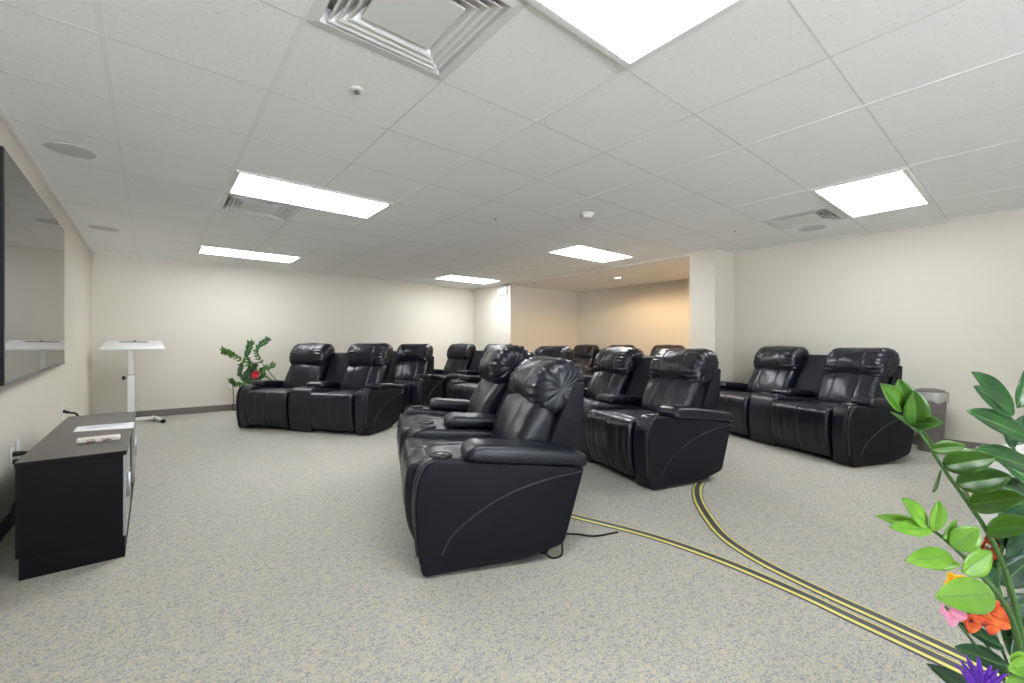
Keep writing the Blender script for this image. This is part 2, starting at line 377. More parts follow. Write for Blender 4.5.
def vent(u, v, label):
    x, y = (cx(u) + cx(u + 1)) / 2, (cy(v) + cy(v + 1)) / 2
    t = empty('ceiling_vent', (x, y, CEIL), 0, label, 'vent', 'square ceiling vents')
    h = PX / 2 - 0.012
    def ring(bm, r0, z0, r1, z1, th=0.003):
        vs = []
        for r, z in ((r0, z0), (r1, z1), (r1, z1 + th), (r0, z0 + th)):
            vs.append([bm.verts.new((sx * r, sy * r, z)) for sx, sy in ((-1, -1), (1, -1), (1, 1), (-1, 1))])
        for i in range(4):
            for k in range(4):
                bm.faces.new((vs[i][k], vs[i][(k + 1) % 4], vs[(i + 1) % 4][(k + 1) % 4], vs[(i + 1) % 4][k]))
    b = bmesh.new(); ring(b, h + 0.01, -0.004, h - 0.03, -0.010); ring(b, h - 0.03, -0.010, h - 0.052, 0.035); link('frame', b, M['diffuser'], t)
    for i in range(3):
        b = bmesh.new(); r = h - 0.052 - i * 0.031
        ring(b, r, -0.012, r - 0.010, -0.009); ring(b, r - 0.010, -0.009, r - 0.046, 0.034); link('louver', b, M['diffuser'], t)
    b = bmesh.new(); r = h - 0.150; box(b, (-r, -r, -0.010), (r, r, -0.002), bev=0.003, seg=2); link('center_plate', b, M['diffuser'], t)
    b = bmesh.new(); r = PX / 2 + 0.01; box(b, (-r, -r, 0.07), (r, r, 0.08))
    for sx, sy in ((1, 0), (-1, 0), (0, 1), (0, -1)):
        box(b, (min(sx * r, sx * (r - .008)) if sx else -r, min(sy * r, sy * (r - .008)) if sy else -r, 0.02), (max(sx * r, sx * (r - .008)) if sx else r, max(sy * r, sy * (r - .008)) if sy else r, 0.08))
    link('duct_throat', b, M['diffuser'], t)
vent(0, 1, 'large square ceiling vent at the top edge, left of the nearest panel light')
vent(0, 6, 'square ceiling vent tucked behind the left middle panel light')
vent(7, 1, 'square ceiling vent left of the right panel light, above the right wall')
def ceiling_speaker(x, y, label):
    t = empty('ceiling_speaker', (x, y, CEIL), 0, label, 'speaker', 'round ceiling speakers')
    b = bmesh.new(); lathe(b, [(0, -0.005), (0.108, -0.005), (0.112, -0.004)], 40); link('grille', b, M['speaker'], t, True)
    b = bmesh.new(); lathe(b, [(0.112, -0.006), (0.122, -0.005), (0.124, -0.0005), (0.112, -0.0005), (0.112, -0.006)], 40); link('rim', b, M['speaker'], t, True)
ceiling_speaker(-0.405, 3.97, 'round grey ceiling speaker above the television, nearer one')
ceiling_speaker(-0.40, 6.42, 'round grey ceiling speaker near the back left corner')
ceiling_speaker(5.48, 1.55, 'round ceiling speaker beside the right wall vent')
def sprinkler(x, y, z, label):
    t = empty('sprinkler', (x, y, z), 0, label, 'sprinkler', 'ceiling sprinkler heads')
    b = bmesh.new(); lathe(b, [(0.0, -0.001), (0.030, -0.001), (0.032, -0.004), (0.024, -0.008), (0.012, -0.009), (0, -0.009)], 24); link('escutcheon', b, M['white'], t, True)
    b = bmesh.new(); lathe(b, [(0.0, -0.008), (0.009, -0.008), (0.008, -0.012), (0.004, -0.016), (0, -0.017)], 14)
    for s in (-1, 1): tube(b, [(s * 0.010, 0, -0.008), (s * 0.011, 0, -0.014), (s * 0.004, 0, -0.020)], 0.002, 6)
    link('nozzle', b, M['darksteel'], t, True)
    b = bmesh.new(); lathe(b, [(0, -0.019), (0.012, -0.019), (0.012, -0.021), (0, -0.021)], 16); link('deflector', b, M['steel'], t, True)
sprinkler(0.774, 2.13, CEIL, 'sprinkler head in the ceiling tile below the large square vent')
sprinkler(2.62, 3.43, CEIL, 'sprinkler head in the middle of the ceiling, left of the smoke detector')
sprinkler(4.93, 2.12, CEIL, 'sprinkler head in the ceiling in front of the pillar')
sprinkler(5.86, 4.75, ZA, 'tiny sprinkler head in the lower ceiling of the alcove')
t = empty('smoke_detector', (3.22, 2.76, CEIL), 0, 'white round smoke detector on the ceiling above the middle row', 'smoke detector')
b = bmesh.new(); lathe(b, [(0, -0.012), (0.066, -0.012), (0.07, -0.006), (0.07, -0.0005), (0, -0.0005)], 32); link('base', b, M['white_plastic'], t, True)
b = bmesh.new(); lathe(b, [(0, -0.045), (0.030, -0.045), (0.044, -0.038), (0.050, -0.022), (0.054, -0.012), (0, -0.012)], 32); link('sensor_dome', b, M['white_plastic'], t, True)
def downlight(x, y, label):
    t = empty('downlight', (x, y, ZA), 0, label, 'downlight', 'alcove downlights')
    b = bmesh.new(); lathe(b, [(0.055, -0.001), (0.075, -0.001), (0.075, -0.006), (0.055, -0.010), (0.055, -0.001)], 32); link('trim_ring', b, M['white'], t, True)
    b = bmesh.new(); lathe(b, [(0, -0.004), (0.055, -0.004), (0.055, -0.002), (0, -0.002)], 24); link('lamp', b, M['warm'], t, True)
    ld = bpy.data.lights.new('downlight_beam', 'SPOT'); ld.energy = SPOT_POWER; ld.color = (1.0, 0.66, 0.36); ld.spot_size = math.radians(172); ld.spot_blend = 0.4; ld.shadow_soft_size = 0.05
    lo = bpy.data.objects.new('downlight_beam', ld); C.objects.link(lo); lo.location = (0, 0, -0.02); lo.parent = t
downlight(6.5, 4.85, 'round warm recessed downlight in the alcove ceiling')
downlight(6.75, 3.3, 'warm recessed downlight in the alcove ceiling behind the pillar')

# exit sign on the short wall beside the alcove, seen almost edge-on
t = empty('exit_sign', (XA, 7.12, 2.16), 0, 'small white exit sign box on the short wall beside the alcove', 'exit sign')
b = bmesh.new(); box(b, (-0.035, -0.15, -0.085), (-0.001, 0.15, 0.085), bev=0.006); link('housing', b, M['white_plastic'], t, True)
b = bmesh.new(); box(b, (-0.037, -0.12, -0.06), (-0.0345, 0.12, 0.06), bev=0.001, seg=1); link('face_plate', b, M['cream'], t)
b = bmesh.new(); box(b, (-0.055, -0.045, 0.085), (-0.001, 0.045, 0.10), bev=0.003); link('mounting_canopy', b, M['white_plastic'], t, True)

# ------------------------------------------------------------------ recliner
ARM, SEAT, CON = 0.18, 0.60, 0.32
W = 2 * ARM + 2 * SEAT + CON
def make_recliner():
    """local frame: x runs from the front (0) to the back (0.85), y across from the near end (0) to W"""
    root = empty('recliner_loveseat', (0, 0, 0))
    arm_prof = [(0.0, 0.008, 0.02), (-0.026, 0.15), (-0.034, 0.32), (-0.024, 0.44), (0.03, 0.535, 0.05), (0.80, 0.445, 0.02), (0.69, 0.075, 0.03), (0.5, 0.025)]
    out_prof = rounded(arm_prof, 0.05)
    seam = bez([(0.785, 0, 0.425), (0.60, 0, 0.40), (0.42, 0, 0.355), (0.27, 0, 0.285), (0.14, 0, 0.19), (0.085, 0, 0.10)], 24)
    for side in (0, 1):
        fy = (lambda v: v) if side == 0 else (lambda v: W - v)
        b = bmesh.new(); a, c = sorted((fy(0.0), fy(0.04)))
        soft(b, out_prof, a, c, 0.014, dy=0.05)
        ye = fy(0.0005); tube(b, [(p.x, ye, p.z) for p in seam], 0.0045, 6, 1)
        pp = [(p.x, fy(0.016), p.y) for p in rounded([(q[0] - 0.003, q[1]) + tuple(q[2:]) for q in arm_prof], 0.05)]
        i0 = [i for i, p in enumerate(pp) if p[0] < 0.035 and p[2] > 0.09]
        pp2 = sorted([pp[i] for i in i0], key=lambda p: p[2]); tube(b, pp2, 0.006, 6, 1)
        link('side_panel', b, [M['vinyl'], M['piping']], root, True)
        b = bmesh.new(); a, c = sorted((fy(0.038), fy(ARM)))
        soft(b, rounded([(-0.002, 0.012, 0.02), (-0.03, 0.15), (-0.042, 0.32), (-0.032, 0.44), (0.025, 0.535, 0.06), (0.79, 0.445), (0.68, 0.08), (0.5, 0.04)], 0.05), a, c, 0.03, dy=0.03,
             disp=lambda u, y, x, z: 0.004 * nz(x * 9, y * 9, z * 9))
        armb = link('armrest', b, M['leather2'], root, True)
        b = bmesh.new(); a, c = sorted((fy(-0.012), fy(ARM + 0.004)))
        soft(b, rounded([(0.205, 0.512, 0.01), (0.195, 0.553, 0.03), (0.235, 0.592, 0.04), (0.50, 0.568, 0.05), (0.805, 0.515, 0.03), (0.81, 0.445, 0.02), (0.5, 0.478)], 0.02), a, c, 0.026, dy=0.03,
             disp=lambda u, y, x, z: 0.004 * nz(x * 8, y * 14, z * 8 + 3) - 0.003 * math.exp(-((x - 0.33) / 0.012) ** 2))
        link('arm_pad', b, M['leather'], root, True)
        cup(root, 0.095, fy(0.105), 0.5265)
    # console between the seats
    y0, y1 = ARM + SEAT, ARM + SEAT + CON
    b = bmesh.new()
    soft(b, rounded([(0.0, 0.012, 0.02), (-0.028, 0.15), (-0.04, 0.32), (-0.03, 0.42), (0.02, 0.535, 0.08), (0.70, 0.47), (0.68, 0.10), (0.5, 0.05)], 0.05), y0, y1, 0.03, dy=0.04,
         disp=lambda u, y, x, z: 0.004 * nz(x * 7, y * 7, z * 7 + 9))
    link('console', b, M['leather2'], root, True)
    b = bmesh.new()
    soft(b, rounded([(0.23, 0.512, 0.01), (0.22, 0.553, 0.03), (0.265, 0.590, 0.04), (0.44, 0.577, 0.05), (0.60, 0.56, 0.03), (0.60, 0.49, 0.01)], 0.02), y0 + 0.04, y1 - 0.04, 0.03, dy=0.03,
         disp=lambda u, y, x, z: 0.004 * nz(x * 8, y * 10, z * 8 + 5) - 0.004 * math.exp(-((x - 0.37) / 0.012) ** 2))
    link('console_pad', b, M['leather'], root, True)
    for q in (0.09, CON - 0.09): cup(root, 0.105, y0 + q, 0.5225)
    b = bmesh.new()
    soft(b, rounded([(0.565, 0.46), (0.79, 0.94, 0.02), (0.86, 0.94, 0.02), (0.845, 0.40), (0.63, 0.30)], 0.02), y0 + 0.005, y1 - 0.005, 0.012, dy=0.05)
    link('console_back', b, M['vinyl'], root, True)
    # seats
    for s in range(2):
        a = ARM + 0.006 + s * (SEAT + CON); c = a + SEAT - 0.012; mid = (a + c) / 2
        g1, g2 = mid - 0.115, mid + 0.115
        def groove(y, d=0.004): return -d * (math.exp(-((y - g1) / 0.007) ** 2) + math.exp(-((y - g2) / 0.007) ** 2))
        def mid_groove(y, d=0.005): return -d * math.exp(-((y - mid) / 0.007) ** 2)
        def dseat(u, y, x, z, s=s): return 0.012 * nz(x * 4 + s * 5, y * 5, 2) + 0.005 * nz(x * 14, y * 14, 7) + mid_groove(y) + 0.012 * math.cos((y - mid) / (c - a) * PI) * (1 if z > 0.42 else 0)
        b = bmesh.new()
        soft(b, rounded([(0.035, 0.30), (0.035, 0.478, 0.03), (0.25, 0.475), (0.58, 0.455), (0.58, 0.30)], 0.03), a, c, 0.035, disp=dseat, extra=(mid,), dy=0.025)
        link('seat_cushion', b, M['leather'], root, True)
        def dfoot(u, y, x, z, s=s):
            f = 1 if x < 0.02 else 0.3
            return f * (0.009 * nz(y * 22 + s * 9, z * 2.2, 4) * sm(0.05, 0.2, z) + 0.004 * nz(y * 40, z * 5, s)) + mid_groove(y)
        b = bmesh.new()
        soft(b, rounded([(-0.005, 0.045, 0.02), (-0.055, 0.16, 0.06), (-0.072, 0.32, 0.06), (-0.058, 0.482, 0.075), (0.07, 0.484, 0.03), (0.06, 0.30), (0.04, 0.045, 0.02)], 0.03), a, c, 0.028, disp=dfoot, extra=(mid,), dy=0.02)
        link('footrest', b, M['leather'], root, True)
        # back
        def dback(u, y, x, z, s=s):
            e = min(y - a, c - y)
            return 0.012 * nz(x * 5, y * 5 + s * 3, z * 5) + 0.006 * nz(x * 3, y * 20, z * 12) * sm(0.16, 0.05, e) + groove(y, 0.003) + 0.004 * nz(x * 6 + 9, y * 26, z * 5) + 0.02 * math.cos((y - mid) / (c - a) * PI)
        b = bmesh.new()
        soft(b, rounded([(0.49, 0.43, 0.03), (0.505, 0.54, 0.08), (0.60, 0.73, 0.05), (0.68, 0.815, 0.04), (0.78, 0.81, 0.03), (0.69, 0.43, 0.03)], 0.03), a + 0.012, c - 0.012, 0.05, disp=dback, extra=(g1, g2), dy=0.022)
        link('backrest', b, M['leather'], root, True)
        b = bmesh.new()
        soft(b, rounded([(0.66, 0.30), (0.655, 0.47), (0.795, 0.79), (0.83, 0.855, 0.02), (0.89, 0.855, 0.02), (0.865, 0.50), (0.77, 0.26)], 0.025), a - 0.004, c + 0.004, 0.014, dy=0.06)
        link('back_shell', b, M['vinyl'], root, True)
        hp = rounded([(0.612, 0.735, 0.07), (0.598, 0.86, 0.09), (0.66, 0.97, 0.10), (0.76, 1.024, 0.10), (0.875, 1.0, 0.09), (0.915, 0.90, 0.06), (0.86, 0.78, 0.07), (0.72, 0.69, 0.08)], 0.08, 0.011)
        def dhead(u, y, x, z, s=s):
            e = min(y - a, c - y)
            k = sm(0.19, 0.06, e) * (0.35 + 0.65 * sm(-0.01, 0.05, e))
            rp = 1.3 * math.sqrt(abs(math.sin(u * PI * 19 + 2.4 * nz(u * 7, s + y * 5, 1) + (2 if y > mid else 0)))) - 0.9 + 0.5 * math.sin(u * 2 * PI * 23 + s)
            return 0.0075 * k * rp + 0.007 * nz(x * 6, y * 6, z * 6 + s) + 0.004 * nz(x * 18, y * 9, z * 18) + groove(y, 0.004) + 0.010 * math.cos((y - mid) / (c - a) * PI)
        b = bmesh.new()
        soft(b, hp, a + 0.002, c - 0.002, 0.075, disp=dhead, extra=(g1, g2), dy=0.014, k_round=10)
        for v in b.verts:                             # gathered leather: creases run across the rounded ends
            e = min(v.co.y - a, c - v.co.y); dx, dz = v.co.x - 0.765, v.co.z - 0.87; rad = math.hypot(dx, dz)
            if e < 0.075:
                g = math.sqrt(abs(math.sin(math.atan2(dz, dx) * 6.5 + 3.2 * nz(dx * 16, dz * 16, s + 3 * (v.co.y > mid))))) - 0.62
                v.co.y += (1 if v.co.y > mid else -1) * 0.011 * g * sm(0.03, 0.09, rad) * (1 - e / 0.075)
        link('headrest', b, M['leather'], root, True)
    b = bmesh.new(); box(b, (0.06, 0.05, 0.028), (0.62, W - 0.05, 0.30), bev=0.01); link('base', b, M['plastic'], root)
    for x in (0.10, 0.58):
        for y in (0.07, W - 0.07):
            b = bmesh.new(); lathe(b, [(0, 0), (0.024, 0), (0.026, 0.01), (0.02, 0.045), (0, 0.045)], 16, (x + 0.03, y + (0.03 if y < 1 else -0.03), 0)); link('foot', b, M['rubber'], root, True)
    return root
def cup(root, x, y, z):
    b = bmesh.new(); lathe(b, [(0.039, 0.004), (0.045, 0.0075), (0.051, 0.006), (0.054, 0.0), (0.052, -0.012), (0.039, -0.012), (0.039, 0.004)], 32, (x, y, z + 0.003))
    lathe(b, [(0.0395, 0.004), (0.037, -0.006), (0.0, -0.007)], 28, (x, y, z + 0.003), 1)
    link('cup_holder', b, [M['plastic'], M['steel']], root, True)
units = [                                        # near front corner, turn, label, how far each headrest is raised
    ((0.935, 1.76), -23.4, 'black leather twin recliner in the middle foreground, nearest the camera', (-0.045, 0.03)),
    ((1.91, 4.88), 35, 'black leather twin recliner at the left back, beside the potted plant', (0.045, 0.045)),
    ((2.76, 1.76), -16.5, 'black twin recliner right behind the nearest one, with a striped cord cover under it', (-0.005, 0.0)),
    ((3.42, 3.66), 2, 'black twin recliner mostly hidden behind the nearest one, bluish headrest and left arm showing', (0.01, 0.01)),
    ((3.11, 5.85), 38, 'black twin recliner directly behind the left back pair, one seat and its brown-lit side showing', (0.04, 0.04)),
    ((4.60, 1.00), -23.5, 'black leather twin recliner along the right wall, beside the grey bin', (0.0, 0.01)),
    ((4.29, 5.63), 15, 'dark twin recliner at the back below the exit sign, left seat and console showing', (0.04, 0.04)),
    ((6.45, 4.82), 0, 'warm-lit brownish twin recliner in the alcove, left one of that row', (0.02, 0.02)),
    ((6.45, 2.88), 0, 'warm-lit brownish twin recliner in the alcove next to the pillar', (0.02, 0.02)),
]
proto = make_recliner()
for i, (p, a, lab, up) in enumerate(units):
    o = copy_tree(proto) if i else proto
    o.location = (p[0], p[1], 0); o.rotation_euler = (0, 0, math.radians(a))
    for ch in o.children:
        if ch.name.startswith('headrest'): ch.location.z = up[0 if ch.data.vertices[0].co.y < W / 2 else 1]
    tag(o, lab, 'recliner', 'twin recliners facing the television')

# ------------------------------------------------------------------ television on the left wall
t = empty('television', (-0.56, 4.21, 1.443), 0, 'large flat black television on the left wall, reflecting the room', 'television')
t.rotation_euler = (math.radians(0.8), 0, math.radians(0.9))
L2, H2 = 1.08, 0.57
b = bmesh.new(); box(b, (-0.022, -L2, -H2), (0.0, L2, H2), bev=0.004); link('cabinet', b, M['bezel'], t)
b = bmesh.new(); box(b, (-0.001, -L2 + 0.012, -H2 + 0.022), (0.002, L2 - 0.012, H2 - 0.012)); link('screen', b, M['screen'], t)
b = bmesh.new(); box(b, (0.0, -L2 + 0.002, -H2 + 0.001), (0.004, L2 - 0.002, -H2 + 0.02), bev=0.001, seg=1); link('lower_bezel', b, M['bezel_grey'], t)
b = bmesh.new(); box(b, (-0.036, -0.35, -0.25), (-0.021, 0.35, 0.25)); link('wall_bracket', b, M['plastic'], t)

# ------------------------------------------------------------------ media cabinet
t = empty('media_cabinet', (-0.285, 3.70, 0), 0, 'low black wooden media cabinet below the television', 'cabinet')
cw, cl, chh = 0.185, 0.80, 0.531
b = bmesh.new()
box(b, (-cw, -cl, 0.10), (cw - 0.0125, -cl + 0.022, chh - 0.022), bev=0.002, seg=1); box(b, (-cw, cl - 0.022, 0.10), (cw - 0.0125, cl, chh - 0.022), bev=0.002, seg=1)
box(b, (-cw, -cl + 0.022, 0.10), (-cw + 0.012, cl - 0.022, chh - 0.022)); box(b, (-cw, -cl + 0.022, 0.10), (cw - 0.02, cl - 0.022, 0.12))
for y in (-0.27, 0.27): box(b, (-cw + 0.012, y - 0.009, 0.12), (cw - 0.022, y + 0.009, chh - 0.022))
link('carcass', b, M['blackwood'], t)
b = bmesh.new(); box(b, (-cw - 0.002, -cl - 0.006, chh - 0.022), (cw + 0.002, cl + 0.006, chh), 0, bev=0.002, seg=1)
for f in b.faces:
    if abs(f.normal.z) < 0.5: f.material_index = 1
b.normal_update()
for f in b.faces: f.material_index = 0 if f.normal.z > 0.7 else 1
link('top', b, [M['blackwood_sheen'], M['blackwood']], t)
b = bmesh.new(); box(b, (-cw + 0.01, -cl + 0.001, 0.0), (cw - 0.004, cl - 0.001, 0.10), bev=0.002, seg=1); link('plinth', b, M['blackwood'], t)
for y0, y1, hy in ((-cl + 0.003, -0.275, -0.36), (0.275, cl - 0.003, 0.36)):
    b = bmesh.new(); box(b, (cw - 0.012, y0, 0.105), (cw, y1, chh - 0.026), bev=0.002, seg=1); d = link('door', b, M['doorgrey'], t)
    hy2 = -0.70 if y0 < 0 else 0.40
    b = bmesh.new(); box(b, (cw + 0.001, hy2 - 0.012, 0.27), (cw + 0.016, hy2 + 0.012, 0.40), bev=0.003); link('handle', b, M['steel'], d, True)
b = bmesh.new(); box(b, (-cw + 0.012, -0.258, 0.29), (cw - 0.03, 0.258, 0.308)); link('shelf', b, M['blackwood'], t)

# things lying on the cabinet
TOP = chh
def slab(name, q, h, m, label, cat, parts=()):
    """thin sheet or box with the four corner points q on the cabinet top"""
    c = sum((Vector(p) for p in q), Vector((0, 0))) / 4
    b = bmesh.new(); lo = [b.verts.new((p[0] - c.x, p[1] - c.y, 0.0005)) for p in q]; hi = [b.verts.new((p[0] - c.x, p[1] - c.y, h)) for p in q]
    b.faces.new(lo[::-1]); b.faces.new(hi)
    for i in range(4): b.faces.new((lo[i], lo[(i + 1) % 4], hi[(i + 1) % 4], hi[i]))
    return tag(link(name, b, m, None, False, (c.x, c.y, TOP)), label, cat), c
def topq(x, y): v = at(x, y, (CAMH - TOP) * 435 / (y - 344)); return (v.x, v.y)
o, c = slab('paper_sheet', [topq(73, 432), topq(133.5, 428), topq(134.5, 422.2), topq(77.5, 427)], 0.0015, M['paper'], 'white printed paper sheet lying on the black media cabinet', 'paper')
q0 = Vector(topq(88, 429.3)); q1 = Vector(topq(120, 425.5)); b = bmesh.new()
for k in range(3):
    s = (q1 - q0).normalized(); nrm = Vector((-s.y, s.x)); base = q0 + nrm * (0.012 + k * 0.03)
    pts = [base, base + s * 0.2, base + s * 0.2 + nrm * 0.012, base + nrm * 0.012]
    b.faces.new([b.verts.new((p.x - c.x, p.y - c.y, 0.0018)) for p in pts])
link('print_block', b, M['printgrey'], o)
qa, qb = Vector(topq(76, 444.5)), Vector(topq(120, 440)); s = (qb - qa); ln = s.length; ang = math.atan2(s.y, s.x)
t = empty('packaged_tube', (qa.x, qa.y, TOP), ang, 'narrow cream cardboard package lying on the media cabinet in front of the paper', 'package')
b = bmesh.new(); box(b, (0, -0.004, 0.0005), (ln, 0.046, 0.028), bev=0.006, seg=3); link('carton', b, M['cream'], t, True)
for x0 in (0.04, ln - 0.07):
    b = bmesh.new(); box(b, (x0, -0.0045, 0.004), (x0 + 0.035, -0.0035, 0.012)); box(b, (x0 - 0.005, -0.0045, 0.016), (x0 + 0.03, -0.0035, 0.019)); link('print_mark', b, M['brownprint'], t)

# ------------------------------------------------------------------ standing desk in the back left corner
t = empty('standing_desk', (-0.19, 7.72, 0), 0, 'white height-adjustable lectern desk in the back left corner', 'desk')
b = bmesh.new(); box(b, (-0.33, -0.21, -0.012), (0.33, 0.21, 0.012), bev=0.008, seg=3)
for v in b.verts: v.co.x *= 1.0 - 0.14 * (v.co.y + 0.21) / 0.42          # narrower towards the wall
b.transform(Matrix.Translation((0, 0.0, 1.045)) @ Matrix.Rotation(math.radians(15), 4, 'X')); link('desktop', b, M['white'], t, True)
b = bmesh.new(); box(b, (-0.15, 0.10, 0.0125), (0.15, 0.112, 0.02), bev=0.002, seg=1); lathe(b, [(0, 0.012), (0.012, 0.012), (0.012, 0.03), (0, 0.03)], 12, (0.01, 0.12, 0))
b.transform(Matrix.Translation((0, 0.0, 1.045)) @ Matrix.Rotation(math.radians(15), 4, 'X')); link('slot_strip', b, M['darksteel'], t)
b = bmesh.new(); box(b, (-0.055, -0.025, 0.55), (0.003, 0.025, 1.035), bev=0.004); link('upper_column', b, M['white'], t, True)
b = bmesh.new(); box(b, (-0.062, -0.032, 0.04), (0.010, 0.032, 0.65), bev=0.005); box(b, (-0.064, -0.034, 0.645), (0.012, 0.034, 0.652), 1); link('lower_column', b, [M['white'], M['darksteel']], t, True)
b = bmesh.new(); tube(b, [(-0.06, 0, 0.61), (-0.088, 0, 0.61)], 0.006, 8); lathe(b, [(0, -0.03), (0.014, -0.024), (0.018, 0.0), (0.014, 0.024), (0, 0.03)], 16, (-0.10, 0, 0.61)); link('height_knob', b, M['plastic'], t, True)
b = bmesh.new(); box(b, (-0.12, -0.03, 0.03), (0.20, 0.03, 0.07), bev=0.008); link('base_beam', b, M['white'], t, True)
for s, x in ((-1, -0.12), (1, 0.20)):
    b = bmesh.new(); tube(b, [(x, 0.20, 0.03), (x + s * 0.03, -0.02, 0.05), (x + s * 0.10, -0.27, 0.03)], 0.024, 12); fo = link('foot', b, M['white'], t, True)
    b = bmesh.new(); tube(b, [(x + s * 0.10, -0.268, 0.03), (x + s * 0.107, -0.29, 0.03)], 0.027, 12); link('foot_cap', b, M['rubber'], fo, True)

# ------------------------------------------------------------------ wall outlets and cords
def outlet(name, loc, rz, label, plugs):
    """plate in local yz plane, facing +x"""
    t = empty(name, loc, rz, label, 'outlet')
    b = bmesh.new(); box(b, (0.0005, -0.038, -0.06), (0.007, 0.038, 0.06), bev=0.003); link('plate', b, M['white_plastic'], t, True)
    for z in (0.022, -0.022):
        b = bmesh.new(); box(b, (0.006, -0.017, z - 0.014), (0.009, 0.017, z + 0.014), bev=0.002, seg=1); link('socket', b, M['white'], t)
    return t
def plug(name, pts, label, m='rubber', r=0.005, body=0.06):
    pts = [Vector(p) for p in pts]; t = empty(name, pts[0], 0, label, 'cord')
    d = (pts[1] - pts[0]).normalized()
    b = bmesh.new(); tube(b, [Vector((0, 0, 0)), d * body * 0.6, d * body], [0.015, 0.014, 0.006], 10); link('plug', b, M[m], t, True)
    b = bmesh.new(); tube(b, [p - pts[0] for p in bez([pts[0] + d * body * 0.9] + pts[1:], 30)], r, 8); link('cable', b, M[m], t, True)
    return t
outlet('wall_outlet', (XL, 3.78, 0.40), 0, 'white outlet plate on the left wall behind the black cabinet, nearer one with plugs', 0)
outlet('wall_outlet', (XL, 3.93, 0.42), 0, 'empty white outlet plate on the left wall, second along behind the cabinet', 0)
plug('power_cord', [(XL + 0.009, 3.78, 0.422), (XL + 0.09, 3.78, 0.424), (XL + 0.11, 3.78, 0.36), (XL + 0.10, 3.65, 0.1), (XL + 0.12, 3.3, 0.006)], 'black plug and cord in the nearer outlet behind the cabinet, upper socket')
plug('power_cord', [(XL + 0.009, 3.78, 0.378), (XL + 0.06, 3.78, 0.375), (XL + 0.07, 3.74, 0.31), (XL + 0.05, 3.3, 0.1), (XL + 0.06, 3.1, 0.006)], 'black plug and cord in the nearer outlet behind the cabinet, lower socket')
outlet('wall_outlet', (XL, 5.62, 0.43), 0, 'white outlet plate on the left wall at the far end of the cabinet', 0)
plug('power_cord', [(XL + 0.009, 5.62, 0.452), (XL + 0.10, 5.58, 0.42), (XL + 0.13, 5.5, 0.33), (XL + 0.08, 5.3, 0.1), (XL + 0.1, 5.0, 0.006)], 'black plug and cord at the far end of the cabinet against the left wall', r=0.009)
outlet('wall_outlet', (0.965, YB, 0.415), -PI / 2, 'white outlet plate on the back wall left of the potted plant', 0)
plug('power_cord', [(0.975, YB - 0.009, 0.437), (0.98, YB - 0.06, 0.43), (0.99, YB - 0.07, 0.34), (1.0, YB - 0.05, 0.15), (1.0, YB - 0.06, 0.006), (1.3, YB - 0.10, 0.006)], 'grey-black cord hanging from the back wall outlet beside the potted plant', r=0.006, body=0.03)
# cords under the nearest recliner
b = bmesh.new(); pts = [on_floor(556, 534, 0.006), on_floor(575, 534, 0.006), on_floor(595, 536, 0.006), on_floor(618, 532, 0.006)]
tube(b, bez(pts, 24), 0.005, 8); tag(link('floor_cable', b, M['rubber'], None, True), 'thin black cable on the carpet behind the nearest recliner', 'cord')
b = bmesh.new(); p0 = on_floor(549.5, 556.5, 0.006)
tube(b, bez([p0 + Vector((0.02, 0.03, 0.02)), p0 + Vector((-0.01, 0.015, 0.012)), p0 + Vector((-0.0, -0.02, 0.0)), p0 + Vector((0.05, -0.03, 0.0)), p0 + Vector((0.08, -0.01, 0.02)), p0 + Vector((0.085, -0.005, 0.05))], 30), 0.005, 8)
tag(link('cord_loop', b, M['rubber'], None, True), 'loop of black cord hanging below the back of the nearest recliner', 'cord')

# ------------------------------------------------------------------ striped cord covers on the carpet
def strip(pix, label):
    P = bez([Vector((*on_floor(x, y)[:2], 0)) for x, y in pix], 60); wd = 0.075
    b = bmesh.new(); prof = [(-0.5, 0.0005), (-0.41, 0.004), (-0.22, 0.007), (-0.10, 0.008), (0.10, 0.008), (0.22, 0.007), (0.41, 0.004), (0.5, 0.0005)]
    mats = [1, 0, 1, 1, 1, 0, 1]; rows = []
    for i, p in enumerate(P):
        d = (P[min(i + 1, len(P) - 1)] - P[max(i - 1, 0)]).normalized(); n = Vector((-d.y, d.x, 0))
        rows.append([b.verts.new(p + n * (q * wd) + Vector((0, 0, h))) for q, h in prof])
    for A, B in zip(rows, rows[1:]):
        for k in range(7): b.faces.new((A[k], A[k + 1], B[k + 1], B[k])).material_index = mats[k]
        b.faces.new((A[0], B[0], B[7], A[7])).material_index = 1
    b.faces.new(rows[0]); b.faces.new(rows[-1])
    tag(link('cord_cover', b, [M['tape_yellow'], M['tape_dark']], None), label, 'cord cover', 'striped floor cord covers')
strip([(556, 511), (572, 516), (647, 535), (720, 560), (798, 593), (850, 617.5), (900, 641), (960, 669.5), (1040, 708)], 'yellow and dark striped cord cover running out from under the nearest recliner')
strip([(700, 483), (697, 490), (699, 502), (709, 519), (722, 535), (740, 549), (767, 565), (798, 580.5), (838, 599.5), (877, 617), (900, 627.5), (960, 655), (1040, 692)], 'yellow and dark striped cord cover curving from under the second row recliner')

